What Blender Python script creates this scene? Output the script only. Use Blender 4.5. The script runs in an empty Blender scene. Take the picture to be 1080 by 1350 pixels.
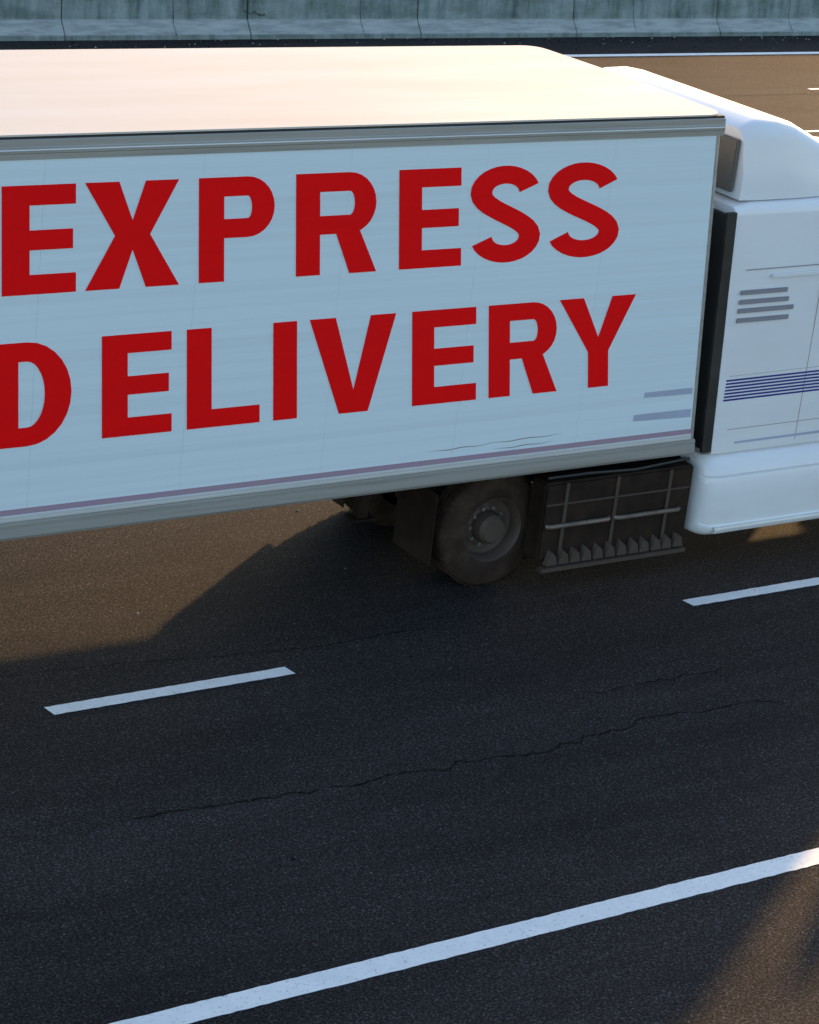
import bpy, bmesh, math, random
from mathutils import Matrix, Vector
random.seed(7)
R = math.radians
sc = bpy.context.scene
COL = sc.collection

# ------------------------------------------------------------------ camera
cam_d = bpy.data.cameras.new('camera')
cam_d.sensor_fit = 'VERTICAL'
cam_d.sensor_height = 36.0
cam_d.lens = 84.97
cam_d.clip_start = 0.1
cam_d.clip_end = 6000
cam = bpy.data.objects.new('camera', cam_d)
COL.objects.link(cam)
F = Vector((0.53663219, 0.7643926, -0.35739314))
RT = Vector((0.83652007, -0.53749592, 0.10645333))
UP = Vector((0.11072521, 0.35609281, 0.92786736))
cam.matrix_world = Matrix(((RT.x, UP.x, -F.x, 0), (RT.y, UP.y, -F.y, 0), (RT.z, UP.z, -F.z, 7.785), (0, 0, 0, 1)))
sc.camera = cam

# ------------------------------------------------------------------ light
TO_SUN = Vector((1.35, 1.0, 0.50)).normalized()
ELEV = math.asin(TO_SUN.z)
AZ = math.atan2(TO_SUN.x, TO_SUN.y)          # clockwise from +Y
world = bpy.data.worlds.new('World')
sc.world = world
world.use_nodes = True
wn = world.node_tree
bg = wn.nodes['Background']
sky = wn.nodes.new('ShaderNodeTexSky')
sky.sky_type = 'NISHITA'
sky.sun_disc = False
sky.sun_elevation = ELEV
sky.sun_rotation = AZ
sky.air_density = 1.0
sky.dust_density = 0.8
sky.ozone_density = 1.3
wn.links.new(sky.outputs[0], bg.inputs[0])
bg.inputs[1].default_value = 0.15
sun_d = bpy.data.lights.new('sun', 'SUN')
sun_d.energy = 3.2
sun_d.angle = R(1.4)
sun_d.color = (1.0, 0.60, 0.26)
sun = bpy.data.objects.new('sun', sun_d)
COL.objects.link(sun)
sun.rotation_euler = TO_SUN.to_track_quat('Z', 'Y').to_euler()
sun.location = (60, 45, 25)
sc.view_settings.view_transform = 'Standard'
sc.view_settings.look = 'None'
sc.view_settings.exposure = 1.25
sc.view_settings.gamma = 1.0
sc.view_settings.use_curve_mapping = False

# ------------------------------------------------------------------ materials
def base_mat(name, col, rough=0.5, metal=0.0, spec=0.5):
    m = bpy.data.materials.new(name)
    m.use_nodes = True
    p = m.node_tree.nodes['Principled BSDF']
    p.inputs['Base Color'].default_value = (*col, 1)
    p.inputs['Roughness'].default_value = rough
    p.inputs['Metallic'].default_value = metal
    p.inputs['Specular IOR Level'].default_value = spec
    return m, m.node_tree.nodes, m.node_tree.links, p

def N(nodes, kind, **kw):
    n = nodes.new(kind)
    for k, v in kw.items():
        setattr(n, k, v)
    return n

def coords(nodes, links, scale=(1, 1, 1), src='Position'):
    if src == 'Position':
        g = nodes.new('ShaderNodeNewGeometry'); out = g.outputs['Position']
    else:
        g = nodes.new('ShaderNodeTexCoord'); out = g.outputs['Object']
    mp = nodes.new('ShaderNodeMapping')
    mp.inputs['Scale'].default_value = scale
    links.new(out, mp.inputs[0])
    return mp.outputs[0]

def noise(nodes, links, vec, scale, detail=3, rough=0.5, dist=0.0):
    n = nodes.new('ShaderNodeTexNoise')
    n.inputs['Scale'].default_value = scale
    n.inputs['Detail'].default_value = detail
    n.inputs['Roughness'].default_value = rough
    n.inputs['Distortion'].default_value = dist
    links.new(vec, n.inputs['Vector'])
    return n.outputs[0]

def ramp(nodes, links, fac, stops):
    r = nodes.new('ShaderNodeValToRGB')
    el = r.color_ramp.elements
    while len(el) < len(stops):
        el.new(0.5)
    for e, (p, c) in zip(el, stops):
        e.position = p
        e.color = (*c, 1) if len(c) == 3 else c
    links.new(fac, r.inputs[0])
    return r.outputs[0]

def mixc(nodes, links, fac, a, b, mode='MIX'):
    m = nodes.new('ShaderNodeMix'); m.data_type = 'RGBA'; m.blend_type = mode
    for sock, v in ((m.inputs[0], fac), (m.inputs[6], a), (m.inputs[7], b)):
        if hasattr(v, 'links'):
            links.new(v, sock)
        elif isinstance(v, (int, float)):
            sock.default_value = v
        else:
            sock.default_value = (*v, 1)
    return m.outputs[2]

def bump(nodes, links, p, h, strength, dist):
    b = nodes.new('ShaderNodeBump')
    b.inputs['Strength'].default_value = strength
    b.inputs['Distance'].default_value = dist
    links.new(h, b.inputs['Height'])
    links.new(b.outputs[0], p.inputs['Normal'])

def weathered(name, col, rough=0.45, metal=0.0, spec=0.5, dirt=(0.2, 0.17, 0.14), amount=0.25, scale=(1, 1, 1), nscale=2.0):
    """plain coat with faint grime clouds and fine grain"""
    m, n, l, p = base_mat(name, col, rough, metal, spec)
    v = coords(n, l, scale)
    a = noise(n, l, v, nscale, 6, 0.62)
    f = ramp(n, l, a, [(0.42, (0, 0, 0)), (0.78, (amount,) * 3)])
    c = mixc(n, l, f, col, tuple(x * y for x, y in zip(dirt, (1, 1, 1))))
    l.new(c, p.inputs['Base Color'])
    rr = ramp(n, l, a, [(0.3, (rough * 0.85,) * 3), (0.8, (min(1, rough * 1.3),) * 3)])
    l.new(rr, p.inputs['Roughness'])
    return m

def asphalt():
    m, n, l, p = base_mat('asphalt', (0.035, 0.035, 0.037), 0.7, 0, 0.11)
    p.inputs['IOR'].default_value = 1.32
    v = coords(n, l)
    big = noise(n, l, coords(n, l, (0.35, 0.9, 1)), 0.8, 5, 0.6)
    streak = noise(n, l, coords(n, l, (0.06, 2.2, 1)), 1.6, 4, 0.55)
    grain = noise(n, l, v, 56.0, 4, 0.78)
    vo = N(n, 'ShaderNodeTexVoronoi'); vo.inputs['Scale'].default_value = 92.0
    l.new(v, vo.inputs['Vector'])
    sp = N(n, 'ShaderNodeSeparateColor'); l.new(vo.outputs['Color'], sp.inputs[0])
    base = ramp(n, l, grain, [(0.30, (0.0075, 0.0066, 0.0064)), (0.50, (0.0225, 0.0202, 0.0198)), (0.66, (0.072, 0.066, 0.066))])
    chip = ramp(n, l, sp.outputs[0], [(0.90, (0, 0, 0)), (0.985, (0.8,) * 3)])
    c = mixc(n, l, chip, base, (0.10, 0.097, 0.094))
    dark = ramp(n, l, sp.outputs[1], [(0.0, (0.55,) * 3), (0.5, (1.08,) * 3)])
    c = mixc(n, l, 1.0, c, dark, 'MULTIPLY')
    b1 = ramp(n, l, big, [(0.3, (0.72,) * 3), (0.72, (1.32, 1.28, 1.24))])
    c = mixc(n, l, 1.0, c, b1, 'MULTIPLY')
    b2 = ramp(n, l, streak, [(0.3, (0.86,) * 3), (0.7, (1.14,) * 3)])
    c = mixc(n, l, 1.0, c, b2, 'MULTIPLY')
    l.new(c, p.inputs['Base Color'])
    rg = ramp(n, l, grain, [(0.3, (0.97,) * 3), (0.7, (0.74,) * 3)])
    l.new(rg, p.inputs['Roughness'])
    bump(n, l, p, grain, 0.55, 0.012)
    return m

def road_paint():
    m, n, l, p = base_mat('road_paint', (0.8, 0.8, 0.8), 0.6, 0, 0.4)
    v = coords(n, l)
    g = noise(n, l, v, 38, 5, 0.75)
    w = noise(n, l, v, 5, 4, 0.6)
    chipn = noise(n, l, v, 13, 6, 0.8)
    chips = ramp(n, l, chipn, [(0.625, (0, 0, 0)), (0.66, (0.8,) * 3)])
    wear = ramp(n, l, g, [(0.57, (0, 0, 0)), (0.70, (0.7,) * 3)])
    c0 = ramp(n, l, w, [(0.3, (0.74, 0.74, 0.71)), (0.7, (0.84, 0.83, 0.80))])
    c = mixc(n, l, wear, c0, (0.22, 0.22, 0.22))
    c = mixc(n, l, chips, c, (0.09, 0.088, 0.085))
    l.new(c, p.inputs['Base Color'])
    bump(n, l, p, g, 0.4, 0.006)
    return m

def concrete():
    m, n, l, p = base_mat('stained_concrete', (0.3, 0.3, 0.28), 0.85, 0, 0.3)
    v = coords(n, l)
    drip = noise(n, l, coords(n, l, (3.4, 1, 0.55)), 1.3, 8, 0.70, 0.1)
    patch = noise(n, l, coords(n, l, (0.8, 1, 2.0)), 1.7, 6, 0.6)
    fine = noise(n, l, v, 30, 5, 0.7)
    c = ramp(n, l, drip, [(0.30, (0.085, 0.115, 0.105)), (0.48, (0.20, 0.25, 0.235)), (0.70, (0.30, 0.345, 0.325))])
    c2 = ramp(n, l, patch, [(0.34, (0.62, 0.66, 0.62)), (0.6, (1.05,) * 3)])
    c = mixc(n, l, 1.0, c, c2, 'MULTIPLY')
    f2 = ramp(n, l, fine, [(0.25, (0.8,) * 3), (0.75, (1.15,) * 3)])
    c = mixc(n, l, 1.0, c, f2, 'MULTIPLY')
    # tyre scuffs on the sloping foot, paler than the stained face above
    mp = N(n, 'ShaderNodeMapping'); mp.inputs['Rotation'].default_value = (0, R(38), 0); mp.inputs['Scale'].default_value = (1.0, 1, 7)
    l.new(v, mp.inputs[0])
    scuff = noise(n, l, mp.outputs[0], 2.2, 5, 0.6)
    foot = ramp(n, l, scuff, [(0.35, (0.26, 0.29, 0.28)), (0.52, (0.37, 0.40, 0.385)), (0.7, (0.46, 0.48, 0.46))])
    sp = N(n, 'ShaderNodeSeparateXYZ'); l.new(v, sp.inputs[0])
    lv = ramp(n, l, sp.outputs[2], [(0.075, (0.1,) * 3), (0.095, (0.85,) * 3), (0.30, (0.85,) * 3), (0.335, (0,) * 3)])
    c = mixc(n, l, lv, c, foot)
    l.new(c, p.inputs['Base Color'])
    bump(n, l, p, fine, 0.5, 0.01)
    return m

M = {}
M['asphalt'] = asphalt()
M['paint'] = road_paint()
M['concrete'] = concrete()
M['verge'] = weathered('dry_verge', (0.10, 0.11, 0.05), 0.95, dirt=(0.16, 0.13, 0.08), amount=0.8, nscale=0.5)
M['crack'] = base_mat('near_black_crack', (0.004, 0.004, 0.004), 0.95, 0, 0.1)[0]  # near-black, for cracks, the paving joint and dark gravel
M['white_panel'] = weathered('white_trailer_skin', (0.69, 0.79, 0.83), 0.42, dirt=(0.44, 0.48, 0.49), amount=0.30, scale=(0.08, 1, 9), nscale=1.6)
M['roof'] = weathered('white_roof_skin', (0.60, 0.555, 0.50), 0.6, spec=.3, dirt=(0.55, 0.50, 0.42), amount=0.3, scale=(0.2, 1.5, 1))
M['rail'] = weathered('aluminium_rail', (0.42, 0.41, 0.38), 0.38, metal=0.35, dirt=(0.18, 0.16, 0.13), amount=0.6, scale=(0.3, 1, 8))
M['rail_light'] = weathered('bright_aluminium_bead', (0.72, 0.72, 0.70), 0.35, metal=0.3, amount=0.3, scale=(0.3, 1, 8))
M['seal'] = base_mat('dark_rail_gap', (0.03, 0.027, 0.024), 0.8)[0]
M['red'] = weathered('red_lettering_vinyl', (0.88, 0.004, 0.005), 0.6, spec=0.08, dirt=(0.72, 0.006, 0.008), amount=0.35, scale=(0.3, 1, 3), nscale=2)
M['mauve'] = weathered('faded_reflective_tape', (0.36, 0.25, 0.32), 0.5, dirt=(0.3, 0.24, 0.26), amount=0.5, scale=(0.6, 1, 1))
M['decal'] = weathered('pale_blue_grey_decal', (0.40, 0.44, 0.56), 0.5, amount=0.3)
M['scuff'] = base_mat('scuff', (0.28, 0.24, 0.22), 0.7)[0]
M['blue'] = base_mat('navy_pinstripe', (0.030, 0.030, 0.22), 0.35)[0]
M['cab'] = weathered('white_cab_paint', (0.78, 0.78, 0.79), 0.22, dirt=(0.5, 0.48, 0.45), amount=0.2, scale=(0.5, 1, 2))
M['vent'] = base_mat('grey_vent_slot', (0.25, 0.24, 0.27), 0.55)[0]
M['chassis'] = weathered('road_grimed_chassis', (0.017, 0.010, 0.007), 0.75, spec=.15, dirt=(0.050, 0.032, 0.020), amount=0.7, nscale=5)
M['tread'] = weathered('dull_tread_plate', (0.075, 0.055, 0.042), 0.55, metal=0.3, dirt=(0.08, 0.06, 0.05), amount=0.7, nscale=6)
M['chrome'] = weathered('dull_chrome', (0.55, 0.52, 0.48), 0.3, metal=0.85, dirt=(0.2, 0.16, 0.13), amount=0.4, nscale=6)
M['rubber'] = weathered('tyre_rubber', (0.030, 0.019, 0.014), 0.9, spec=.15, dirt=(0.085, 0.054, 0.037), amount=0.8, nscale=7)
M['rim'] = weathered('dusty_steel_rim', (0.085, 0.060, 0.047), 0.65, metal=0.2, dirt=(0.08, 0.052, 0.037), amount=0.8, nscale=6)
M['worn'] = weathered('worn_grimy_bar', (0.17, 0.13, 0.105), 0.5, metal=0.3, dirt=(0.08, 0.06, 0.045), amount=0.7, nscale=9)
M['shade_grey'] = weathered('gap_shade_panel', (0.13, 0.115, 0.10), 0.7, amount=.4)
M['black'] = weathered('black_plastic', (0.02, 0.019, 0.018), 0.5, dirt=(0.07, 0.06, 0.05), amount=0.4, nscale=4)
M['glass'] = base_mat('dark_glass', (0.02, 0.024, 0.028), 0.05)[0]
M['lamp'] = base_mat('clear_lamp_lens', (0.75, 0.75, 0.75), 0.1)[0]
M['amber'] = base_mat('amber_lens', (0.6, 0.18, 0.01), 0.2)[0]
M['redlens'] = base_mat('red_lens', (0.4, 0.01, 0.01), 0.2)[0]
M['stone'] = weathered('pale_grit', (0.35, 0.32, 0.28), 0.9)
M['graffiti'] = base_mat('black_marker', (0.012, 0.012, 0.014), 0.6)[0]

# ------------------------------------------------------------------ mesh helpers
def mk(name, bm, mat, parent=None, smooth=None):
    bmesh.ops.recalc_face_normals(bm, faces=bm.faces[:])
    me = bpy.data.meshes.new(name)
    bm.to_mesh(me); bm.free()
    me.materials.append(M[mat] if isinstance(mat, str) else mat)
    if smooth is not None:
        for pl in me.polygons:
            pl.use_smooth = True
        me.set_sharp_from_angle(angle=R(smooth))
    o = bpy.data.objects.new(name, me)
    COL.objects.link(o)
    if parent:
        o.parent = parent
        o.matrix_parent_inverse = Matrix.Translation(-world_loc(parent))
    return o

def world_loc(o):
    return Vector(o.location) if o.type == 'EMPTY' else Vector((0, 0, 0))

def thing(name, label, cat, loc=(0, 0, 0), group=None):
    o = bpy.data.objects.new(name, None)
    o.empty_display_size = 0.3
    COL.objects.link(o)
    o.location = loc
    o['label'] = label; o['category'] = cat
    if group: o['group'] = group
    return o

def box(bm, x0, x1, y0, y1, z0, z1, bev=0.0):
    vs = [bm.verts.new(c) for c in ((x0, y0, z0), (x1, y0, z0), (x1, y1, z0), (x0, y1, z0),
                                    (x0, y0, z1), (x1, y0, z1), (x1, y1, z1), (x0, y1, z1))]
    fs = [bm.faces.new([vs[i] for i in q]) for q in ((0, 3, 2, 1), (4, 5, 6, 7), (0, 1, 5, 4), (1, 2, 6, 5), (2, 3, 7, 6), (3, 0, 4, 7))]
    if bev:
        es = list({e for f in fs for e in f.edges})
        bmesh.ops.bevel(bm, geom=es, offset=bev, segments=2, affect='EDGES', clamp_overlap=True)
    return vs

def boxo(name, mat, parent, *a, bev=0.0, smooth=None):
    bm = bmesh.new(); box(bm, *a, bev=bev)
    return mk(name, bm, mat, parent, 30 if bev else smooth)

def extrude_x(bm, prof, x0, x1, close=True):
    """profile of (y, z) swept along X; x0/x1 numbers or functions of (y, z)"""
    f0 = x0 if callable(x0) else (lambda y, z: x0)
    f1 = x1 if callable(x1) else (lambda y, z: x1)
    a = [bm.verts.new((f0(y, z), y, z)) for y, z in prof]
    b = [bm.verts.new((f1(y, z), y, z)) for y, z in prof]
    n = len(prof)
    for i in range(n if close else n - 1):
        j = (i + 1) % n
        bm.faces.new((a[i], a[j], b[j], b[i]))
    if close:
        bm.faces.new(a[::-1]); bm.faces.new(b)

def lathe(bm, prof, cx, cy, cz, seg=40, axis='Y'):
    """profile of (radius, offset along Y) turned round an axle along Y"""
    rings = []
    for r, o in prof:
        if r < 1e-5:
            rings.append([bm.verts.new((cx, cy + o, cz))])
        else:
            rings.append([bm.verts.new((cx + r * math.cos(2 * math.pi * k / seg), cy + o, cz + r * math.sin(2 * math.pi * k / seg))) for k in range(seg)])
    for a, b in zip(rings, rings[1:]):
        for k in range(seg):
            j = (k + 1) % seg
            if len(a) == 1 and len(b) == 1: continue
            if len(a) == 1: bm.faces.new((a[0], b[j], b[k]))
            elif len(b) == 1: bm.faces.new((a[k], a[j], b[0]))
            else: bm.faces.new((a[k], a[j], b[j], b[k]))

def tube(bm, pts, r, seg=8):
    prev = None
    for i, p in enumerate(pts):
        p = Vector(p)
        d = (Vector(pts[min(i + 1, len(pts) - 1)]) - Vector(pts[max(i - 1, 0)])).normalized()
        s = d.cross(Vector((0, 0, 1)))
        if s.length < 1e-3: s = Vector((1, 0, 0))
        s.normalize(); t = s.cross(d)
        ring = [bm.verts.new(p + r * (math.cos(2 * math.pi * k / seg) * s + math.sin(2 * math.pi * k / seg) * t)) for k in range(seg)]
        if prev:
            for k in range(seg):
                j = (k + 1) % seg
                bm.faces.new((prev[k], prev[j], ring[j], ring[k]))
        else:
            bm.faces.new(ring[::-1])
        prev = ring
    bm.faces.new(prev)

def ribbon(bm, pts, widths, z):
    L, Rr = [], []
    for i, (x, y) in enumerate(pts):
        a = Vector(pts[max(i - 1, 0)]); b = Vector(pts[min(i + 1, len(pts) - 1)])
        d = (b - a).normalized(); n = Vector((-d.y, d.x))
        w = widths[i] / 2 if hasattr(widths, '__len__') else widths / 2
        L.append(bm.verts.new((x + n.x * w, y + n.y * w, z))); Rr.append(bm.verts.new((x - n.x * w, y - n.y * w, z)))
    for i in range(len(pts) - 1):
        bm.faces.new((L[i], Rr[i], Rr[i + 1], L[i + 1]))

def loft(bm, stations, yc, n=7, rear=0.0):
    """rings across the truck: (x, half width, z bottom, z top, corner radius[, tuck of the top])"""
    rings = []
    for s in stations:
        x, w, z0, z1, r = s[:5]
        tuck = s[5] if len(s) > 5 else 0.0
        pts = [(-w, z0), (-w, z0 + (z1 - r - z0) * 0.5)]
        for k in range(n + 1):
            a = math.pi - k / n * math.pi / 2
            pts.append((-w + tuck + r + r * math.cos(a), z1 - r + r * math.sin(a)))
        for k in range(n + 1):
            a = math.pi / 2 - k / n * math.pi / 2
            pts.append((w - tuck - r + r * math.cos(a), z1 - r + r * math.sin(a)))
        pts += [(w, z0 + (z1 - r - z0) * 0.5), (w, z0)]
        rings.append([bm.verts.new((x - rear * (z - 1.1) * (1 if s is stations[0] else 0), yc + y, z)) for y, z in pts])
    m = len(rings[0])
    for a, b in zip(rings, rings[1:]):
        for k in range(m):
            j = (k + 1) % m
            bm.faces.new((a[k], a[j], b[j], b[k]))
    bm.faces.new(rings[0][::-1]); bm.faces.new(rings[-1])

# ------------------------------------------------------------------ ground, road, markings
def sheet(name, x0, x1, y0, y1, z, mat, nx=1, ny=1):
    bm = bmesh.new()
    g = [[bm.verts.new((x0 + (x1 - x0) * i / nx, y0 + (y1 - y0) * j / ny, z)) for j in range(ny + 1)] for i in range(nx + 1)]
    for i in range(nx):
        for j in range(ny):
            bm.faces.new((g[i][j], g[i + 1][j], g[i + 1][j + 1], g[i][j + 1]))
    o = mk(name, bm, mat); o['kind'] = 'structure'
    return o

sheet('ground', -2500, 2500, -2500, 2500, -0.06, 'verge')
road = sheet('road', -900, 900, -6, 37.9, 0.0, 'asphalt', 60, 4)
YT = 14.631                      # near side of the trailer
NEAR, DASH, LANE = 10.291, 14.108, 3.817

def stripe(name, x0, x1, y, w, z=0.004, step=0.05, jit=0.0035, skew=0.0):
    bm = bmesh.new()
    n = max(2, int((x1 - x0) / step))
    a = []; b = []
    for i in range(n + 1):
        x = x0 + (x1 - x0) * i / n
        a.append(bm.verts.new((x, y + w / 2 + random.uniform(-jit, jit), z)))
        b.append(bm.verts.new((x + skew, y - w / 2 + random.uniform(-jit, jit), z)))
    for i in range(n):
        bm.faces.new((b[i], b[i + 1], a[i + 1], a[i]))
    return mk(name, bm, 'paint', road)

stripe('edge_line', -30, 40, NEAR - 0.01, 0.178)
stripe('edge_line', -30, 120, 35.36, 0.19, step=0.2)
for k in range(-5, 9):
    x0 = 6.96 + 5.904 * k
    stripe('lane_dash', x0, x0 + 2.0, DASH, 0.135, skew=0.02)
for k in range(-2, 5):
    stripe('lane_dash', 27.55 + 12 * k, 31.4 + 12 * k, 29.40, 0.10, step=0.2)
    stripe('lane_dash', 25.7 + 12 * k, 27.95 + 12 * k, 34.05, 0.10, step=0.2)
    stripe('lane_dash', 30.45 + 12 * k, 32.9 + 12 * k, 32.36, 0.10, step=0.2)

CR = {
 'a': [(6.791, 12.475), (7.12, 12.457), (7.503, 12.42), (7.787, 12.401), (7.91, 12.387), (7.996, 12.401), (8.123, 12.339), (8.319, 12.381), (8.469, 12.323), (8.68, 12.361), (8.939, 12.37), (9.203, 12.281), (9.344, 12.376), (9.457, 12.32), (9.57, 12.339), (9.862, 12.278), (10.051, 12.257), (10.274, 12.327), (10.39, 12.296), (10.486, 12.378), (10.682, 12.357), (10.941, 12.367), (11.086, 12.461), (11.318, 12.429), (11.648, 12.376), (12.094, 12.408), (12.262, 12.332), (12.385, 12.23)],
 'b': [(10.93, 12.975), (11.119, 12.934), (11.438, 12.961), (11.727, 12.943), (11.9, 12.968), (12.218, 12.928), (12.296, 12.975)],
 'c': [(6.74, 14.72), (6.869, 14.741), (7.104, 14.725), (7.4, 14.701), (7.695, 14.666), (7.994, 14.63), (8.401, 14.542), (8.828, 14.476), (9.471, 14.411), (9.975, 14.43), (10.409, 14.432)],
 'd': [(6.72, 10.988), (6.918, 10.963), (7.147, 10.983), (7.391, 10.931), (7.459, 10.952), (7.657, 11.0), (7.904, 10.939), (8.155, 10.968), (8.488, 10.936), (8.733, 10.941), (9.001, 10.972)],
 'e': [(7.916, 10.645), (8.233, 10.733), (8.461, 10.72), (8.593, 10.738)],
 'f': [(5.969, 12.456), (6.19, 12.474), (6.401, 12.466), (6.662, 12.439)],
 'g': [(9.288, 11.376), (9.721, 11.261), (10.279, 11.121), (10.731, 11.002)]}
CW = {'a': 0.011, 'b': 0.009, 'c': 0.012, 'd': 0.006, 'e': 0.006, 'f': 0.005, 'g': 0.005}
for key, pts in CR.items():
    fine = []
    for (xa, ya), (xb, yb) in zip(pts, pts[1:]):
        n = max(2, int(math.hypot(xb - xa, yb - ya) / 0.022))
        off = 0
        for i in range(n):
            t = i / n
            off = off * 0.55 + random.gauss(0, 0.0075)
            fine.append((xa + (xb - xa) * t + random.uniform(-.004, .004), ya + (yb - ya) * t + off))
    fine.append(pts[-1])
    bm = bmesh.new()
    run = []; rw = []
    i = 0
    while i < len(fine):
        ln = random.randint(8, 26)
        seg = fine[i:i + ln + 1]
        if len(seg) > 2:
            w = [max(0.0012, (2.1 if key in 'ab' else 1.4 if key == 'c' else 0.9) * CW[key] * random.uniform(0.25, 1.15) * math.sin(math.pi * (0.08 + 0.84 * k / (len(seg) - 1))) ** 0.5) for k in range(len(seg))]
            ribbon(bm, seg, w, 0.0025)
            if random.random() < 0.35:
                q = seg[len(seg) // 2]; sgn = random.choice((-1, 1)); br = [q]
                for k in range(random.randint(2, 5)):
                    br.append((br[-1][0] + random.uniform(0.008, 0.022), br[-1][1] + sgn * random.uniform(0.002, 0.014)))
                ribbon(bm, br, [CW[key] * 0.5 * (1 - 0.8 * k / (len(br) - 1)) for k in range(len(br))], 0.003)
        i += ln + (random.randint(1, 5) if random.random() < 0.3 else 0)
    o = mk('crack', bm, 'crack', road)
bm = bmesh.new()
pts = [(x, 32.0 + 0.01 * math.sin(x) + random.uniform(-.012, .012)) for x in [10 + 0.4 * k for k in range(120)]]
ribbon(bm, pts, [random.uniform(0.01, 0.035) for _ in pts], 0.0025)
mk('paving_joint', bm, 'crack', road)

# loose grit along the foot of the barrier and strewn over the road
bm = bmesh.new(); bm2 = bmesh.new()
def pebble(b, x, y, s):
    vs = [b.verts.new((x + s * random.uniform(.6, 1) * math.cos(a), y + s * random.uniform(.6, 1) * math.sin(a), 0.001)) for a in (0, 1.25, 2.5, 3.8, 5.0)]
    t = b.verts.new((x, y, s * 0.9))
    for k in range(5):
        b.faces.new((vs[k], vs[(k + 1) % 5], t))
for k in range(420):
    pebble(bm2 if random.random() < .75 else bm, random.uniform(14, 42), 36.95 - abs(random.gauss(0, 0.45)), random.uniform(0.008, 0.028))
for k in range(60):
    pebble(bm, random.uniform(20, 42), random.uniform(28, 35), random.uniform(0.008, 0.022))
for x, y, s in ((10.72, 16.99, .022), (8.35, 15.44, .016), (10.43, 15.7, .011)):
    pebble(bm, x, y, s)
for x, y, s in ((10.0, 14.0, .016), (7.54, 11.6, .018)):
    pebble(bm2, x, y, s)
for k in range(26):
    pebble(bm, random.uniform(4, 13), random.uniform(8.5, 16.5), random.uniform(0.003, 0.007))
g = mk('grit', bm, 'stone'); g['kind'] = 'stuff'
g['label'] = 'pale loose grit scattered over the asphalt'; g['category'] = 'grit'
g = mk('gravel', bm2, 'crack'); g['kind'] = 'stuff'
g['label'] = 'dark loose gravel along the foot of the concrete barrier'; g['category'] = 'gravel'

# ------------------------------------------------------------------ barrier
YB, JP, JX = 36.993, 3.588, 17.842
bar = thing('concrete_barrier', 'long stained grey concrete safety barrier with sloping foot along the far edge of the road', 'barrier', (JX, YB, 0))
prof = [(0, 0), (0.006, 0.075), (0.178, 0.300), (0.192, 0.325), (0.262, 1.03), (0.275, 1.045), (0.445, 1.045), (0.455, 1.03), (0.53, 0.32), (0.70, 0.075), (0.70, 0)]
for k in range(-10, 24):
    bm = bmesh.new()
    x0, x1 = JX + JP * k + 0.011, JX + JP * (k + 1) - 0.011
    xs = [x0, x0 + 0.012] + [x0 + (x1 - x0) * i / 14 for i in range(1, 14)] + [x1 - 0.012, x1]
    rings = []
    dy = random.uniform(-0.006, 0.006); dz = random.uniform(-0.004, 0.004)
    for i, x in enumerate(xs):
        inset = 0.008 if i in (0, len(xs) - 1) else 0
        rings.append([bm.verts.new((x, YB + dy + y + (inset if y < .3 else -inset) + random.uniform(-.003, .003), max(0.0, z + (dz if z > 0 else 0) - (inset if z > 1 else 0)))) for y, z in prof])
    m = len(prof)
    for a, b in zip(rings, rings[1:]):
        for q in range(m):
            r_ = (q + 1) % m
            bm.faces.new((a[q], a[r_], b[r_], b[q]))
    bm.faces.new(rings[0][::-1]); bm.faces.new(rings[-1])
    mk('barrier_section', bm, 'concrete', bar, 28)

def face_y(z):
    if z < .075: return YB + .006 * z / .075
    if z < .30: return YB + .006 + .172 * (z - .075) / .225
    return YB + .178 + .084 * (z - .30) / .73
# hairline cracks half way along some sections
for xc in (JX + JP * 0 + 2.1, JX + JP * 1 + 2.35, JX + JP * 3 + 1.45, JX + JP * 4 + 1.9):
    bm = bmesh.new(); pv = None; x = xc
    for i in range(46):
        z = 0.08 + i * 0.021
        if .29 < z < .34: pass
        x += random.uniform(-.007, .007)
        w = random.uniform(.0015, .006)
        y = face_y(z) - 0.012
        c = (bm.verts.new((x - w, y, z)), bm.verts.new((x + w, y, z)))
        if pv: bm.faces.new((pv[0], pv[1], c[1], c[0]))
        pv = c
    mk('crack', bm, 'crack', bar)
# short black scribble on the upper face
bm = bmesh.new()
x = 21.34
for i in range(20):
    z0 = 0.455 - 0.0035 * i + random.uniform(-.012, .012)
    x1 = x + random.uniform(.018, .034)
    z1 = z0 + random.uniform(-.035, .035)
    w = random.uniform(.006, .013)
    vs = [(x, z0 - w), (x1, z1 - w), (x1, z1 + w), (x, z0 + w)]
    bm.faces.new([bm.verts.new((a, face_y(b) - 0.010, b)) for a, b in vs])
    x = x1 - random.uniform(-.004, .006)
mk('scribble', bm, 'graffiti', bar)

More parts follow.
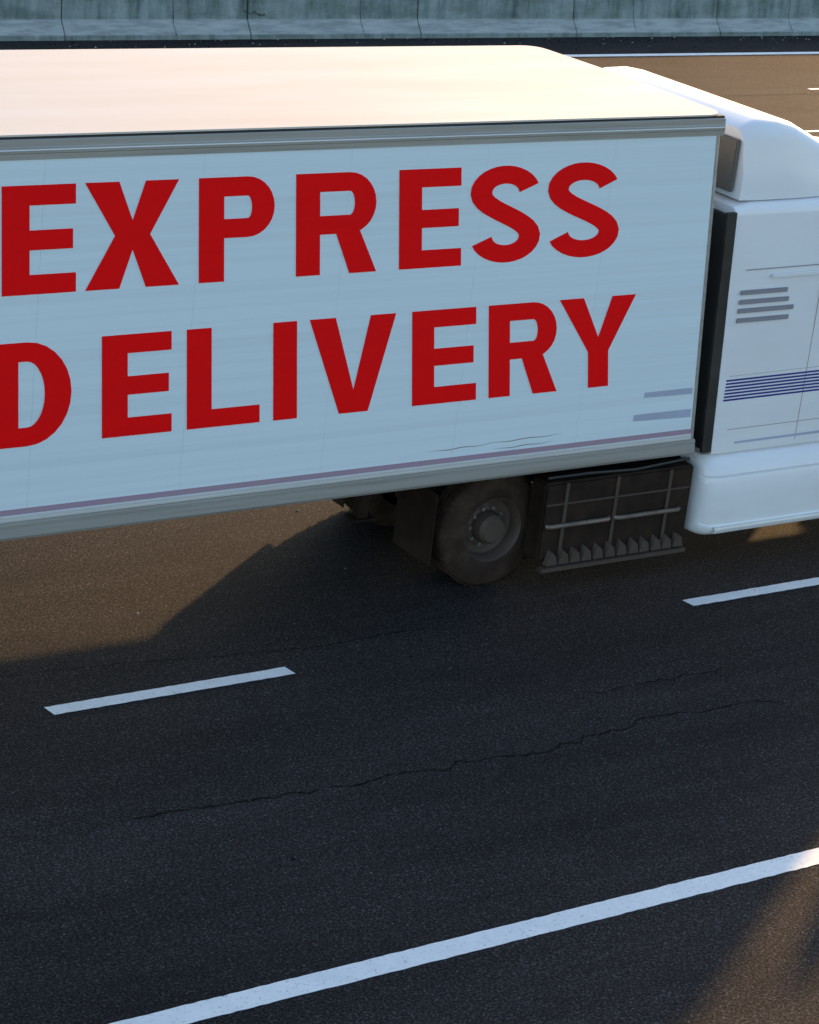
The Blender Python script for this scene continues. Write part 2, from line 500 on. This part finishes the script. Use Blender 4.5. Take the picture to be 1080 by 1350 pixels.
# ------------------------------------------------------------------ wheels
def wheel(parent, cx, yout, inward, r=0.515, width=0.28, dual=True, front=False, label=None):
    """inward = +1 when the wheel's outer face looks toward -Y"""
    s = inward
    bm = bmesh.new()
    def tyre(off):
        p = [(r * .56, 0), (r * .60, -.012), (r * .80, -.006), (r * .93, .012), (r * .985, .035), (r, .06)]
        for gx in (.095, .14, .185):
            p += [(r, gx - .010), (r - .014, gx - .006), (r - .014, gx + .006), (r, gx + .010)]
        p += [(r, width - .06), (r * .985, width - .035), (r * .93, width - .012), (r * .80, width + .006), (r * .56, width)]
        lathe(bm, [(a, s * (b + off)) for a, b in p], cx, yout, r, 48)
    tyre(0)
    if dual: tyre(width + .06)
    # tread blocks
    for k in range(48):
        a = 2 * math.pi * k / 48
        for off in ((0.02, 0.075), (width - .075, width - .02)):
            c, sn = math.cos(a), math.sin(a); dx, dz = -sn * .011, c * .011
            v = []
            for rr in (r - .004, r + .006):
                for yy in off:
                    for q in (-1, 1):
                        v.append(bm.verts.new((cx + c * rr + q * dx, yout + s * yy, r + sn * rr + q * dz)))
            for f in ((4, 5, 7, 6), (0, 1, 5, 4), (2, 3, 7, 6), (0, 2, 6, 4), (1, 3, 7, 5)):
                bm.faces.new([v[i] for i in f])
    w = mk('wheel', bm, 'rubber', parent, 35)
    bm = bmesh.new()
    if front:
        p = [(r * .575, .01), (r * .55, .0), (r * .50, .03), (r * .36, .05), (r * .30, -.01), (r * .22, -.05), (r * .10, -.055), (0, -.05)]
    else:
        p = [(r * .575, .01), (r * .55, .0), (r * .51, .03), (r * .48, .12), (r * .36, .15), (r * .27, .13), (r * .25, .02), (r * .20, -.01), (0, -.01)]
    lathe(bm, [(a, s * b) for a, b in p], cx, yout, r, 40)
    rim = mk('rim', bm, 'rim', w, 35)
    bm = bmesh.new()
    for k in range(10):
        a = 2 * math.pi * k / 10
        rr = r * .32
        lathe(bm, [(0, s * (.10 if not front else -.03)), (.018, s * (.10 if not front else -.03)), (.018, s * .16), ], cx + rr * math.cos(a), yout, r + rr * math.sin(a), 6)
    mk('wheel_nut', bm, 'chrome', w)['kind'] = 'stuff'
    return w

# ------------------------------------------------------------------ trailer
ZB, ZT, WR = 1.139, 4.078, 2.653
YF = YT + WR
YC = (YT + YF) / 2
XR = -2.9                      # rear end
def nose(y, z):                # lightly raked nose of the trailer
    return 13.16 - 0.085 * (z - ZB)
tr = thing('semi_trailer', 'long white box trailer with red EXPRESS DELIVERY lettering, coupled behind the white truck', 'trailer', (4.5, YC, 0))
PANX = [XR + 0.1 + 1.22 * k for k in range(13)] + [None]
def side_panel(y0, y1, xa, xb):
    bm = bmesh.new()
    z0, z1 = 1.275, 3.905
    xe = (lambda z: xb) if xb is not None else (lambda z: nose(0, z) - 0.07)
    pr = [(xa + .0006, z0), (xe(z0) - .0006, z0), (xe(z1) - .0006, z1), (xa + .0006, z1)]
    f = [bm.verts.new((x, y0, z)) for x, z in pr]; b = [bm.verts.new((x, y1, z)) for x, z in pr]
    bm.faces.new(f); bm.faces.new(b[::-1])
    for i in range(4):
        j = (i + 1) % 4
        bm.faces.new((f[i], b[i], b[j], f[j]))
    return bm
for side in (0, 1):
    for a, b in zip(PANX, PANX[1:]):
        y = (YT, YT + .03) if side == 0 else (YF - .03, YF)
        mk('side_panel', side_panel(y[0], y[1], a, b), 'white_panel', tr)
# inner box behind the panels
bm = bmesh.new()
extrude_x(bm, [(YT + .031, 1.20), (YF - .031, 1.20), (YF - .031, 4.0), (YT + .031, 4.0)], XR + .06, lambda y, z: nose(y, z) - 0.05)
mk('box_lining', bm, 'rail', tr)
# front wall with a rounded near corner
bm = bmesh.new()
def front_post(y0, sgn):
    pr = []
    for k in range(7):
        a = k / 6 * math.pi / 2
        pr.append((y0 + sgn * .07 * (1 - math.cos(a)), .07 * math.sin(a)))
    return pr
for y0, sgn in ((YT - .002, 1), (YF + .002, -1)):
    bm = bmesh.new()
    pr = front_post(y0, sgn)
    lo = [bm.verts.new((nose(0, 1.275) - .07 + d, y, 1.275)) for y, d in pr]
    hi = [bm.verts.new((nose(0, 3.905) - .07 + d, y, 3.905)) for y, d in pr]
    for i in range(6):
        bm.faces.new((lo[i], lo[i + 1], hi[i + 1], hi[i]))
    mk('corner_post', bm, 'rail', tr, 40)
bm = bmesh.new()
extrude_x(bm, [(YT + .068, 1.275), (YF - .068, 1.275), (YF - .068, 3.905), (YT + .068, 3.905)], lambda y, z: nose(y, z) - .045, lambda y, z: nose(y, z))
mk('front_wall', bm, 'white_panel', tr)
# top rails: dark gap, ribbed aluminium
def rail_prof(y, s, pts):
    return [(y + s * a, b) for a, b in pts]
for y, s in ((YT, 1), (YF, -1)):
    bm = bmesh.new()
    extrude_x(bm, rail_prof(y, s, [(-.006, 3.905), (-.006, 3.945), (-.012, 3.952), (-.012, 3.990), (-.007, 3.996), (-.007, 4.040), (.0, 4.046), (.06, 4.046), (.06, 3.905)]), XR, lambda y, z: nose(y, z) + .004)
    mk('top_rail', bm, 'rail', tr, 25)
    bm = bmesh.new()
    extrude_x(bm, rail_prof(y, s, [(-.016, 3.966), (-.019, 3.972), (-.016, 3.978), (-.0125, 3.978), (-.0125, 3.966)]), XR, lambda y, z: nose(y, z) + .004)
    mk('rail_bead', bm, 'rail_light', tr, 25)
    bm = bmesh.new()
    extrude_x(bm, rail_prof(y, s, [(.004, 4.0465), (.004, 4.064), (.05, 4.064), (.05, 4.0465)]), XR, lambda y, z: nose(y, z))
    mk('roof_seal', bm, 'seal', tr)
    # bottom rail
    bm = bmesh.new()
    extrude_x(bm, rail_prof(y, s, [(-.004, 1.2745), (-.004, 1.262), (-.010, 1.258), (-.010, 1.243), (-.002, 1.239), (-.002, 1.231), (-.010, 1.227), (-.012, 1.16), (-.002, 1.139), (.05, 1.139), (.05, 1.2745)]), XR, lambda y, z: nose(y, z) - .02)
    mk('bottom_rail', bm, 'rail', tr, 25)
    bm = bmesh.new()
    extrude_x(bm, rail_prof(y, s, [(-.004, 1.2755), (-.009, 1.279), (-.009, 1.294), (-.005, 1.297), (-.009, 1.300), (-.009, 1.318), (-.002, 1.322), (-.002, 1.2755)]), XR, lambda y, z: nose(y, z) - .07)
    mk('rail_bead', bm, 'rail_light', tr, 25)
    bm = bmesh.new()
    extrude_x(bm, rail_prof(y, s, [(-.0035, 1.328), (-.0035, 1.372), (-.0005, 1.372), (-.0005, 1.328)]), XR + .1, lambda y, z: nose(y, z) - .075)
    mk('reflective_stripe', bm, 'mauve', tr)
# roof, very lightly crowned, rounded corners at the nose
bm = bmesh.new()
def roof_x(t):
    e = min(t, 1 - t) * WR
    rr = .16
    return 13.16 - 0.085 * (ZT - ZB) + .004 - (rr - math.sqrt(max(0, rr * rr - max(0, rr - e) ** 2)))
nt = [0, .004, .012, .025, .045, .065, .1, .2, .35, .5, .65, .8, .9, .935, .955, .975, .988, .996, 1]
cols = []
for t in nt:
    y = YT - .004 + (WR + .008) * t
    z = ZT + .012 * math.sin(math.pi * t)
    rx = roof_x(t)
    cols.append([bm.verts.new((x, y, z)) for x in [XR + (rx - .3 - XR) * i / 26 for i in range(27)] + [rx]])
for a, b in zip(cols, cols[1:]):
    for i in range(27):
        bm.faces.new((a[i], a[i + 1], b[i + 1], b[i]))
ext = bmesh.ops.extrude_face_region(bm, geom=bm.faces[:])
for v in [e for e in ext['geom'] if isinstance(e, bmesh.types.BMVert)]:
    v.co.z -= .013
mk('roof', bm, 'roof', tr, 40)
# rivet rows at the seams of the near side
bm = bmesh.new()
for a in PANX[1:-1]:
    for dx in (-.02, .02):
        z = 1.42
        while z < 3.88:
            lathe(bm, [(.0045, -.0005), (.003, -.0022), (0, -.0028)], a + dx, YT, z, 6)
            z += .1
o = mk('rivets', bm, 'white_panel', tr); o['kind'] = 'stuff'; o.name = 'rivet_row'

# lettering ----------------------------------------------------------
YL = YT - 0.0032
SW, TH = 0.205, 0.141
def shear(x, z, zm):           # lettering set upright to the eye, leaning a touch to the rear
    return x - (.05 + .0215 * (x - 6.667)) * (z - zm)
def poly_letter(polys, x0, x1, zb, zt):
    bm = bmesh.new(); zm = (zb + zt) / 2
    cache = {}
    for pl in polys:
        vs = []
        dy = 0.0
        if pl[0] == 'over': pl = pl[1:]; dy = -0.0006
        for u, v in pl:
            x, z = x0 + u, zb + v
            vs.append(bm.verts.new((shear(x, z, zm), YL + dy, z)))
        bm.faces.new(vs)
    bmesh.ops.remove_doubles(bm, verts=bm.verts[:], dist=1e-5)
    return mk('letter', bm, 'red', tr)
def rect(a, b, c, d): return [(a, c), (b, c), (b, d), (a, d)]
def strip(outer, inner):
    return [[outer[i], outer[i + 1], inner[i + 1], inner[i]] for i in range(len(outer) - 1)]
def arc(cx, cy, rx, ry, a0, a1, n=14):
    return [(cx + rx * math.cos(R(a0 + (a1 - a0) * k / n)), cy + ry * math.sin(R(a0 + (a1 - a0) * k / n))) for k in range(n + 1)]
def glyph(c, w, h):
    s, t = SW, TH
    if c == 'E': return [rect(0, s, 0, h), rect(s, w, 0, t), rect(s, w * .96, (h - t) / 2, (h + t) / 2), rect(s, w, h - t, h)]
    if c == 'L': return [rect(0, s, 0, h), rect(s, w, 0, t)]
    if c == 'I': return [rect(0, s, 0, h)]
    if c == 'X':
        d = s * 1.28; m = w / 2; k = d * .52
        return [[(0, 0), (d, 0), (m, h / 2 - t * .75), (m - k, h / 2)], [(0, h), (m - k, h / 2), (m, h / 2 + t * .75), (d, h)],
                [(w, 0), (m + k, h / 2), (m, h / 2 - t * .75), (w - d, 0)], [(w, h), (w - d, h), (m, h / 2 + t * .75), (m + k, h / 2)],
                [(m - k, h / 2), (m, h / 2 - t * .75), (m + k, h / 2), (m, h / 2 + t * .75)]]
    if c == 'V':
        d = s * 1.12; m = w / 2
        return [[(0, h), (m - d * .56, 0), (m, h * .24), (d, h)], [(w, h), (w - d, h), (m, h * .24), (m + d * .56, 0)], [(m - d * .56, 0), (m + d * .56, 0), (m, h * .24)]]
    if c == 'Y':
        d = s * 1.18; m = w / 2; j = h * .40
        return [rect(m - s / 2, m + s / 2, 0, j), [(0, h), (m - s / 2, j), (m, j + h * .16), (d, h)], [(w, h), (w - d, h), (m, j + h * .16), (m + s / 2, j)], [(m - s / 2, j), (m + s / 2, j), (m, j + h * .16)]]
    if c in 'PR':
        b = h * .42 if c == 'P' else h * .40      # underside of the bowl
        ro = (h - b) / 2; ri = ro - t; sx = min(ro * 1.0, w - s - .06)
        o = [(s, h)] + [(w - sx + x, y) for x, y in [(0, h)]] + arc(w - sx, b + ro, sx, ro, 90, -90)[1:] + [(s, b)]
        i_ = [(s, h - t)] + [(w - sx, h - t)] + arc(w - sx, b + ro, sx - s * .92, ri, 90, -90)[1:] + [(s, b + t)]
        g = [rect(0, s, 0, h)] + strip(o, i_)
        if c == 'R': g.append(['over', (w - s * 1.15, 0), (w, 0), (w * .76, b + t * .5), (w * .76 - s * 1.02, b + t * .5)])
        return g
    if c == 'D':
        ro = h / 2; sx = w * .56
        o = [(s, h), (w - sx, h)] + arc(w - sx, ro, sx, ro, 90, -90)[1:] + [(s, 0)]
        i_ = [(s, h - t), (w - sx, h - t)] + arc(w - sx, ro, sx - s, ro - t, 90, -90)[1:] + [(s, t)]
        return [rect(0, s, 0, h)] + strip(o, i_)
    if c == 'S':
        # centre line of the S as a smooth curve with a thickness that follows stem and bar
        h1 = h * .27; rx = w / 2 - s * .5; ry1 = h * .25 - t * .5 + .018
        up = arc(w / 2, h - t / 2 - ry1, rx, ry1, 12, 180, 14)
        lo = arc(w / 2, t / 2 + ry1, rx, ry1, 0, -168, 14)
        mid = []
        a = up[-1]; b = lo[0]
        for k in range(1, 12):
            q = k / 12
            # cubic from the left of the upper bowl to the right of the lower one
            p0, p3 = a, b
            p1 = (a[0], a[1] - h * .185); p2 = (b[0], b[1] + h * .185)
            x = (1 - q) ** 3 * p0[0] + 3 * q * (1 - q) ** 2 * p1[0] + 3 * q * q * (1 - q) * p2[0] + q ** 3 * p3[0]
            y = (1 - q) ** 3 * p0[1] + 3 * q * (1 - q) ** 2 * p1[1] + 3 * q * q * (1 - q) * p2[1] + q ** 3 * p3[1]
            mid.append((x, y))
        cl = up + mid + lo
        L, Q = [], []
        for i, p in enumerate(cl):
            a = cl[max(i - 1, 0)]; b = cl[min(i + 1, len(cl) - 1)]
            d = Vector((b[0] - a[0], b[1] - a[1])).normalized(); nn = Vector((-d.y, d.x))
            hx, hy = s / 2, t / 2
            L.append((p[0] + nn.x * hx, p[1] + nn.y * hy)); Q.append((p[0] - nn.x * hx, p[1] - nn.y * hy))
        return strip(L, Q)
ROW1 = [('E', 6.667, 7.219), ('X', 7.288, 8.019), ('P', 8.177, 8.798), ('R', 8.977, 9.67), ('E', 9.872, 10.435), ('S', 10.519, 11.178), ('S', 11.251, 11.953)]
ROW2 = [('D', 6.643, 7.254), ('E', 7.491, 8.049), ('L', 8.173, 8.781), ('I', 8.897, 9.062), ('V', 9.212, 9.984), ('E', 10.130, 10.730), ('R', 10.850, 11.515), ('Y', 11.545, 12.320)]
for c, a, b in ROW1: poly_letter(glyph(c, b - a, .772), a, b, 2.957, 3.729)
for c, a, b in ROW2: poly_letter(glyph(c, b - a, .772), a, b, 1.842, 2.614)

# faint decals and a scrape low on the side near the nose
def flat_y(name, mat, parent, pts, y):
    bm = bmesh.new()
    bm.faces.new([bm.verts.new((x, y, z)) for x, z in pts])
    return mk(name, bm, mat, parent)
flat_y('decal_bar', 'decal', tr, [(12.50, 1.700), (13.02, 1.690), (13.015, 1.745), (12.50, 1.745)], YT - .002)
flat_y('decal_bar', 'decal', tr, [(12.42, 1.500), (13.04, 1.480), (13.035, 1.555), (12.42, 1.555)], YT - .002)
for (xa, xb, z) in ((10.35, 11.0, 1.437), (10.9, 11.7, 1.452), (11.0, 11.6, 1.395)):
    bm = bmesh.new()
    pts = [(xa + (xb - xa) * k / 14, z + .004 * math.sin(k) + (.012 * k / 14)) for k in range(15)]
    for i in range(14):
        w0 = .004 * math.sin(math.pi * (i + .05) / 14.1); w1 = .004 * math.sin(math.pi * (i + 1.02) / 15.1)
        (xa_, za_), (xb_, zb_) = pts[i], pts[i + 1]
        bm.faces.new([bm.verts.new(c) for c in ((xa_, YT - .0018, za_ - w0), (xb_, YT - .0018, zb_ - w1), (xb_, YT - .0018, zb_ + w1), (xa_, YT - .0018, za_ + w0 + 1e-4))])
    bmesh.ops.remove_doubles(bm, verts=bm.verts[:], dist=1e-5)
    mk('scrape', bm, 'scuff', tr)
for x in (-2.6, 5.0):
    boxo('marker_lamp', 'amber' if x > 0 else 'redlens', tr, x - .05, x + .05, YT - .022, YT - .0125, 1.175, 1.215, bev=.004)

# underside
boxo('floor', 'chassis', tr, XR + .05, 13.05, YT + .06, YF - .06, 1.145, 1.198)
for k in range(40):
    x = XR + .3 + k * .40
    if x > 12.9: break
    boxo('cross_member', 'chassis', tr, x, x + .06, YT + .36, YF - .36, 1.06, 1.1445)
boxo('coupler_plate', 'chassis', tr, 11.2, 12.9, YC - .5, YC + .5, 1.02, 1.044)
for y in (YC - .5, YC + .42):
    boxo('frame_rail', 'chassis', tr, -2.7, 2.6, y, y + .08, .82, 1.044)
for x in (-1.45, -.15):
    boxo('axle', 'chassis', tr, x - .07, x + .07, YT + .30, YF - .30, .45, .59)
    wheel(tr, x, YT + .03, 1)
    wheel(tr, x, YF - .03, -1)
for y in (YC - .56, YC + .44):
    bm = bmesh.new()
    box(bm, 10.30, 10.42, y, y + .12, .72, 1.144, bev=.01)
    box(bm, 10.315, 10.405, y + .015, y + .105, .58, .72)
    box(bm, 10.25, 10.47, y - .02, y + .14, .56, .58)
    mk('landing_leg', bm, 'chassis', tr)
bm = bmesh.new(); tube(bm, [(10.36, YC - .5, .9), (10.36, YC + .5, .9)], .02)
mk('leg_brace', bm, 'chassis', tr)
for s in (0, 1):
    y0 = YT + .05 if s == 0 else YC + .006
    d = boxo('rear_door', 'white_panel', tr, XR, XR + .05, y0, y0 + WR / 2 - .06, 1.3, 3.9)
    bm = bmesh.new(); tube(bm, [(XR - .03, y0 + .3, 1.3), (XR - .03, y0 + .3, 3.88)], .016)
    mk('lock_rod', bm, 'chrome', d)
boxo('rear_bumper', 'rail', tr, XR + .02, XR + .12, YT + .1, YF - .1, .52, .62)
for y in (YT + .5, YF - .6):
    boxo('bumper_post', 'rail', tr, XR + .03, XR + .11, y, y + .1, .62, 1.14)
for y in (YT + .1, YF - .7):
    boxo('mud_flap', 'rubber', tr, -2.35, -2.33, y, y + .6, .25, 1.04)

# ------------------------------------------------------------------ tractor
tk = thing('truck_tractor', 'white sleeper truck with navy pinstripes, pulling the EXPRESS DELIVERY trailer', 'truck', (14.5, YC, 0))
YS = YT + .02                  # near side of the cab
HW = YC - YS
bm = bmesh.new()
loft(bm, [(13.36, HW, 1.10, 3.27, .07, .02), (13.46, HW, 1.10, 3.30, .10, .03), (15.5, HW, 1.10, 3.31, .12, .03), (16.3, HW - .05, 1.10, 3.22, .22, .05), (16.75, HW - .12, 1.10, 3.05, .30, .08), (17.35, HW - .2, 1.10, 2.0, .25, .05)], YC, rear=.06)
cab = mk('cab', bm, 'cab', tk, 32)
bm = bmesh.new()
loft(bm, [(13.33, HW - .12, 3.31, 3.88, .14, .05), (13.50, HW - .10, 3.31, 3.945, .16, .06), (13.72, HW - .10, 3.31, 3.95, .16, .06), (13.90, HW - .10, 3.31, 3.92, .16, .06), (14.6, HW - .14, 3.31, 3.60, .12, .06), (15.5, HW - .25, 3.31, 3.36, .03, .02)], YC)
mk('roof_fairing', bm, 'cab', tk, 40)
# rubber trailing edge; cab back coloured dark for the shade in the gap
bm = bmesh.new()
extrude_x(bm, [(YS + .035, 1.12), (2 * YC - YS - .035, 1.12), (2 * YC - YS - .035, 3.20), (YS + .035, 3.20)], lambda a, z: 13.315 - .06 * (z - 1.1), lambda a, z: 13.357 - .06 * (z - 1.1))
mk('cab_back', bm, 'seal', tk)
boxo('fairing_shade_back', 'shade_grey', tk, 13.28, 13.326, YS + .20, 2 * YC - YS - .20, 3.36, 3.80, bev=.01)  # added grey plate, recess shading put into its colour
for y in (YS + .004, 2 * YC - YS - .034):
    bm = bmesh.new()
    extrude_x(bm, [(y, 1.12), (y + .03, 1.12), (y + .03, 3.24), (y, 3.24)], lambda a, z: 13.255 - .06 * (z - 1.1), lambda a, z: 13.357 - .06 * (z - 1.1))
    mk('extender_edge', bm, 'black', tk)
# catwalk hoses in the gap
bm = bmesh.new()
for k in range(3):
    y = YC - .3 + k * .15
    tube(bm, [(13.33, y, 2.0), (13.28, y, 1.75), (13.2, y + .03, 1.55), (13.22, y, 1.75), (13.17, y, 1.9)], .018)
mk('air_hose', bm, 'black', tk)
# pinstripes
for k in range(7):
    z = 1.578 + .0295 * k
    bm = bmesh.new()
    bm.faces.new([bm.verts.new(c) for c in ((13.40, YS - .002, z), (16.2, YS - .002, z + .014), (16.2, YS - .002, z + .030), (13.40, YS - .002, z + .0165))])
    mk('pinstripe', bm, 'blue', cab)
bm = bmesh.new()
bm.faces.new([bm.verts.new(c) for c in ((13.42, YS - .002, 1.80), (16.2, YS - .002, 1.822), (16.2, YS - .002, 1.826), (13.42, YS - .002, 1.803))])
mk('body_seam', bm, 'scuff', cab)
bm = bmesh.new()
bm.faces.new([bm.verts.new(c) for c in ((13.50, YS - .002, 1.31), (16.2, YS - .002, 1.325), (16.2, YS - .002, 1.331), (13.50, YS - .002, 1.315))])
mk('body_seam', bm, 'scuff', cab)
flat_y('lower_stripe', 'decal', cab, [(13.6, 1.175), (16.2, 1.185), (16.2, 1.215), (13.6, 1.195)], YS - .002)
boxo('panel_seam', 'scuff', cab, 14.30, 14.306, YS - .0015, YS - .0005, 1.15, 3.15)
for z, x1 in ((2.545, 13.92), (2.462, 13.95), (2.385, 14.02), (2.300, 13.98)):
    boxo('vent_slat', 'vent', cab, 13.40, x1, YS - .010, YS - .001, z - .022, z + .018, bev=.003)
bm = bmesh.new()
bm.faces.new([bm.verts.new(c) for c in ((13.42, YS - .002, 2.735), (16.0, YS - .002, 2.745), (16.0, YS - .002, 2.753), (13.42, YS - .002, 2.742))])
mk('body_seam', bm, 'scuff', cab)
for x0, x1 in ((13.72, 15.6),):
    boxo('drip_moulding', 'cab', cab, x0, x1, YS - .014, YS - .001, 2.655, 2.690, bev=.005)
# door and windows, farther forward
for sgn, y in ((-1, YS - .012), (1, 2 * YC - YS - .0)):
    yy = (y, y + .013)
    d = boxo('door', 'cab', tk, 15.75, 16.6, yy[0], yy[1], 1.2, 2.15, bev=.005)
    boxo('handle', 'chrome', d, 15.82, 15.98, yy[0] - .03 if sgn < 0 else yy[1], yy[0] if sgn < 0 else yy[1] + .03, 2.02, 2.06)
    boxo('side_window', 'glass', tk, 15.78, 16.45, yy[0], yy[1], 2.2, 2.85, bev=.005)
    bm = bmesh.new()
    ym = YS - .28 if sgn < 0 else 2 * YC - YS + .28
    yi = YS if sgn < 0 else 2 * YC - YS
    tube(bm, [(16.75, yi + .12 * (-sgn), 2.75), (16.85, ym, 2.7), (16.85, ym, 2.05), (16.75, yi + .12 * (-sgn), 2.0)], .014)
    mk('mirror_arm', bm, 'chrome', tk)
    boxo('mirror', 'black', tk, 16.80, 16.90, ym - .1, ym + .1, 2.1, 2.62, bev=.02)
bm = bmesh.new()
ws = [(16.80, 2.95), (17.36, 2.02)]
bm.faces.new([bm.verts.new(c) for c in ((16.79, YC - .85, 2.97), (17.37, YC - .93, 2.03), (17.37, YC + .93, 2.03), (16.79, YC + .85, 2.97))])
e = bmesh.ops.extrude_face_region(bm, geom=bm.faces[:])
for v in [q for q in e['geom'] if isinstance(q, bmesh.types.BMVert)]: v.co += Vector((.02, 0, .015))
mk('windshield', bm, 'glass', tk)
bm = bmesh.new()
loft(bm, [(17.3, 1.0, .95, 1.98, .25, .05), (18.0, .92, .95, 1.85, .28, .08), (18.7, .82, .95, 1.70, .28, .08), (18.92, .76, .95, 1.6, .2, .05)], YC)
mk('hood', bm, 'cab', tk, 35)
boxo('grille', 'chrome', tk, 18.921, 18.96, YC - .5, YC + .5, .95, 1.5)
for s in (-1, 1):
    yy = YC + s * .98
    boxo('fender', 'cab', tk, 17.15, 18.75, min(yy, yy + s * .26), max(yy, yy + s * .26), 1.08, 1.22, bev=.05)
    boxo('headlight', 'lamp', tk, 18.74, 18.84, YC + s * 1.0 - .12, YC + s * 1.0 + .12, .85, 1.07, bev=.03)
boxo('bumper', 'chrome', tk, 18.85, 19.08, YC - 1.2, YC + 1.2, .35, .78, bev=.05)
for y in (YC - .48, YC + .40):
    boxo('frame_rail', 'chassis', tk, 10.75, 18.85, y, y + .08, .68, .92)
boxo('fifth_wheel', 'chassis', tk, 11.5, 12.4, YC - .42, YC + .42, .925, 1.017)
boxo('drive_axle', 'chassis', tk, 11.30, 11.46, YT + .7, YF - .7, .43, .60)
boxo('steer_axle', 'chassis', tk, 17.9, 18.0, YT + .5, YF - .5, .40, .52)
wheel(tk, 11.38, YT + .34, 1); wheel(tk, 11.38, YF - .34, -1)
wheel(tk, 17.95, YT + .12, 1, dual=False, front=True); wheel(tk, 17.95, YF - .12, -1, dual=False, front=True)
# fuel tank fairing below the cab, both sides
def fairing(sgn, yb):
    pr = [(.30, 1.085), (.02, 1.085), (-.03, 1.055), (-.085, .985), (-.105, .925), (-.085, .915), (-.112, .903), (-.128, .84), (-.132, .70), (-.128, .545), (-.118, .47), (-.128, .455), (-.122, .415), (-.09, .375), (-.03, .345), (.10, .335), (.30, .335)]
    xs = [(13.305, .12), (13.32, .075), (13.345, .045), (13.38, .02), (13.43, .006), (13.5, 0), (14.5, 0), (16.9, 0)]
    bm = bmesh.new(); rings = []
    zc = .71
    for x, ins in xs:
        ring = []
        for y, z in pr:
            yy = y + ins * (1 if y < .29 else 0)
            zz = zc + (z - zc) * (1 - ins * .9)
            ring.append(bm.verts.new((x, yb + sgn * yy, zz)))
        rings.append(ring)
    m = len(pr)
    for a, b in zip(rings, rings[1:]):
        for k in range(m):
            j = (k + 1) % m
            bm.faces.new((a[k], a[j], b[j], b[k]))
    bm.faces.new(rings[0][::-1]); bm.faces.new(rings[-1])
    f = mk('side_fairing', bm, 'cab', tk, 30)
    bm = bmesh.new()
    extrude_x(bm, [(yb + sgn * a, b) for a, b in ((-.118, .395), (-.150, .405), (-.158, .430), (-.150, .452), (-.118, .460))], 13.42, 16.8)
    mk('highlight_strip', bm, 'rail_light', f, 50)  # added bright strip standing in for a highlight along the lower edge
    return f
fairing(1, YS + .02)
fairing(-1, 2 * YC - YS - .02)
# step box between drive wheel and fairing, both sides
for sgn, yo in ((1, YT + .06), (-1, YF - .06)):
    yb = sorted((yo, yo + sgn * .22))
    sb = boxo('step_box', 'chassis', tk, 11.66, 13.24, yb[0], yb[1], .30, 1.0, bev=.02)
    yf = yo - sgn * .001
    for xa, xb in ((11.70, 12.36), (12.42, 13.12)):
        bm = bmesh.new()
        tube(bm, [(xa, yf - sgn * .002, .618), (xa + .03, yf - sgn * .03, .622), (xb - .03, yf - sgn * .03, .622), (xb, yf - sgn * .002, .618)], .020)
        mk('grab_bar', bm, 'worn', sb, 40)
    ys = sorted((yf - sgn * .001, yf - sgn * .07))
    boxo('step_ledge', 'tread', sb, 11.66, 13.22, ys[0], ys[1], .225, .262, bev=.006)
    boxo('panel_trim', 'tread', sb, 11.68, 13.2, *sorted((yf, yf - sgn * .008)), .80, .815)
    for xa in (11.86, 12.39, 12.96):
        boxo('strap', 'tread', sb, xa, xa + .035, *sorted((yf, yf - sgn * .010)), .265, .99, bev=.002)
    bm = bmesh.new()
    tube(bm, [(11.7, yo + sgn * .05, 1.03), (12.1, yo + sgn * .02, 1.045), (12.6, yo + sgn * .03, 1.02), (13.2, yo + sgn * .05, 1.05)], .014, 6)
    mk('brake_hose', bm, 'black', sb)
    for k in range(12):
        xa = 11.72 + k * .124 + random.uniform(-.006, .006)
        bm = bmesh.new()
        a = [(xa, .275), (xa + .105, .275), (xa + .085, .375), (xa + .03, .41 + random.uniform(-.012, .008))]
        f0 = [bm.verts.new((x, yf, z)) for x, z in a]; f1 = [bm.verts.new((x + .01, yf - sgn * .045, z - .02 if z > .3 else z)) for x, z in a]
        bm.faces.new(f0); bm.faces.new(f1[::-1])
        for i in range(4):
            bm.faces.new((f0[i], f0[(i + 1) % 4], f1[(i + 1) % 4], f1[i]))
        mk('tread_plate', bm, 'tread', sb)
for s, y in ((1, YT + .30), (-1, YF - .98)):
    boxo('mud_flap', 'chassis', tk, 10.78, 10.79, y + .06, y + .62, .26, .90)
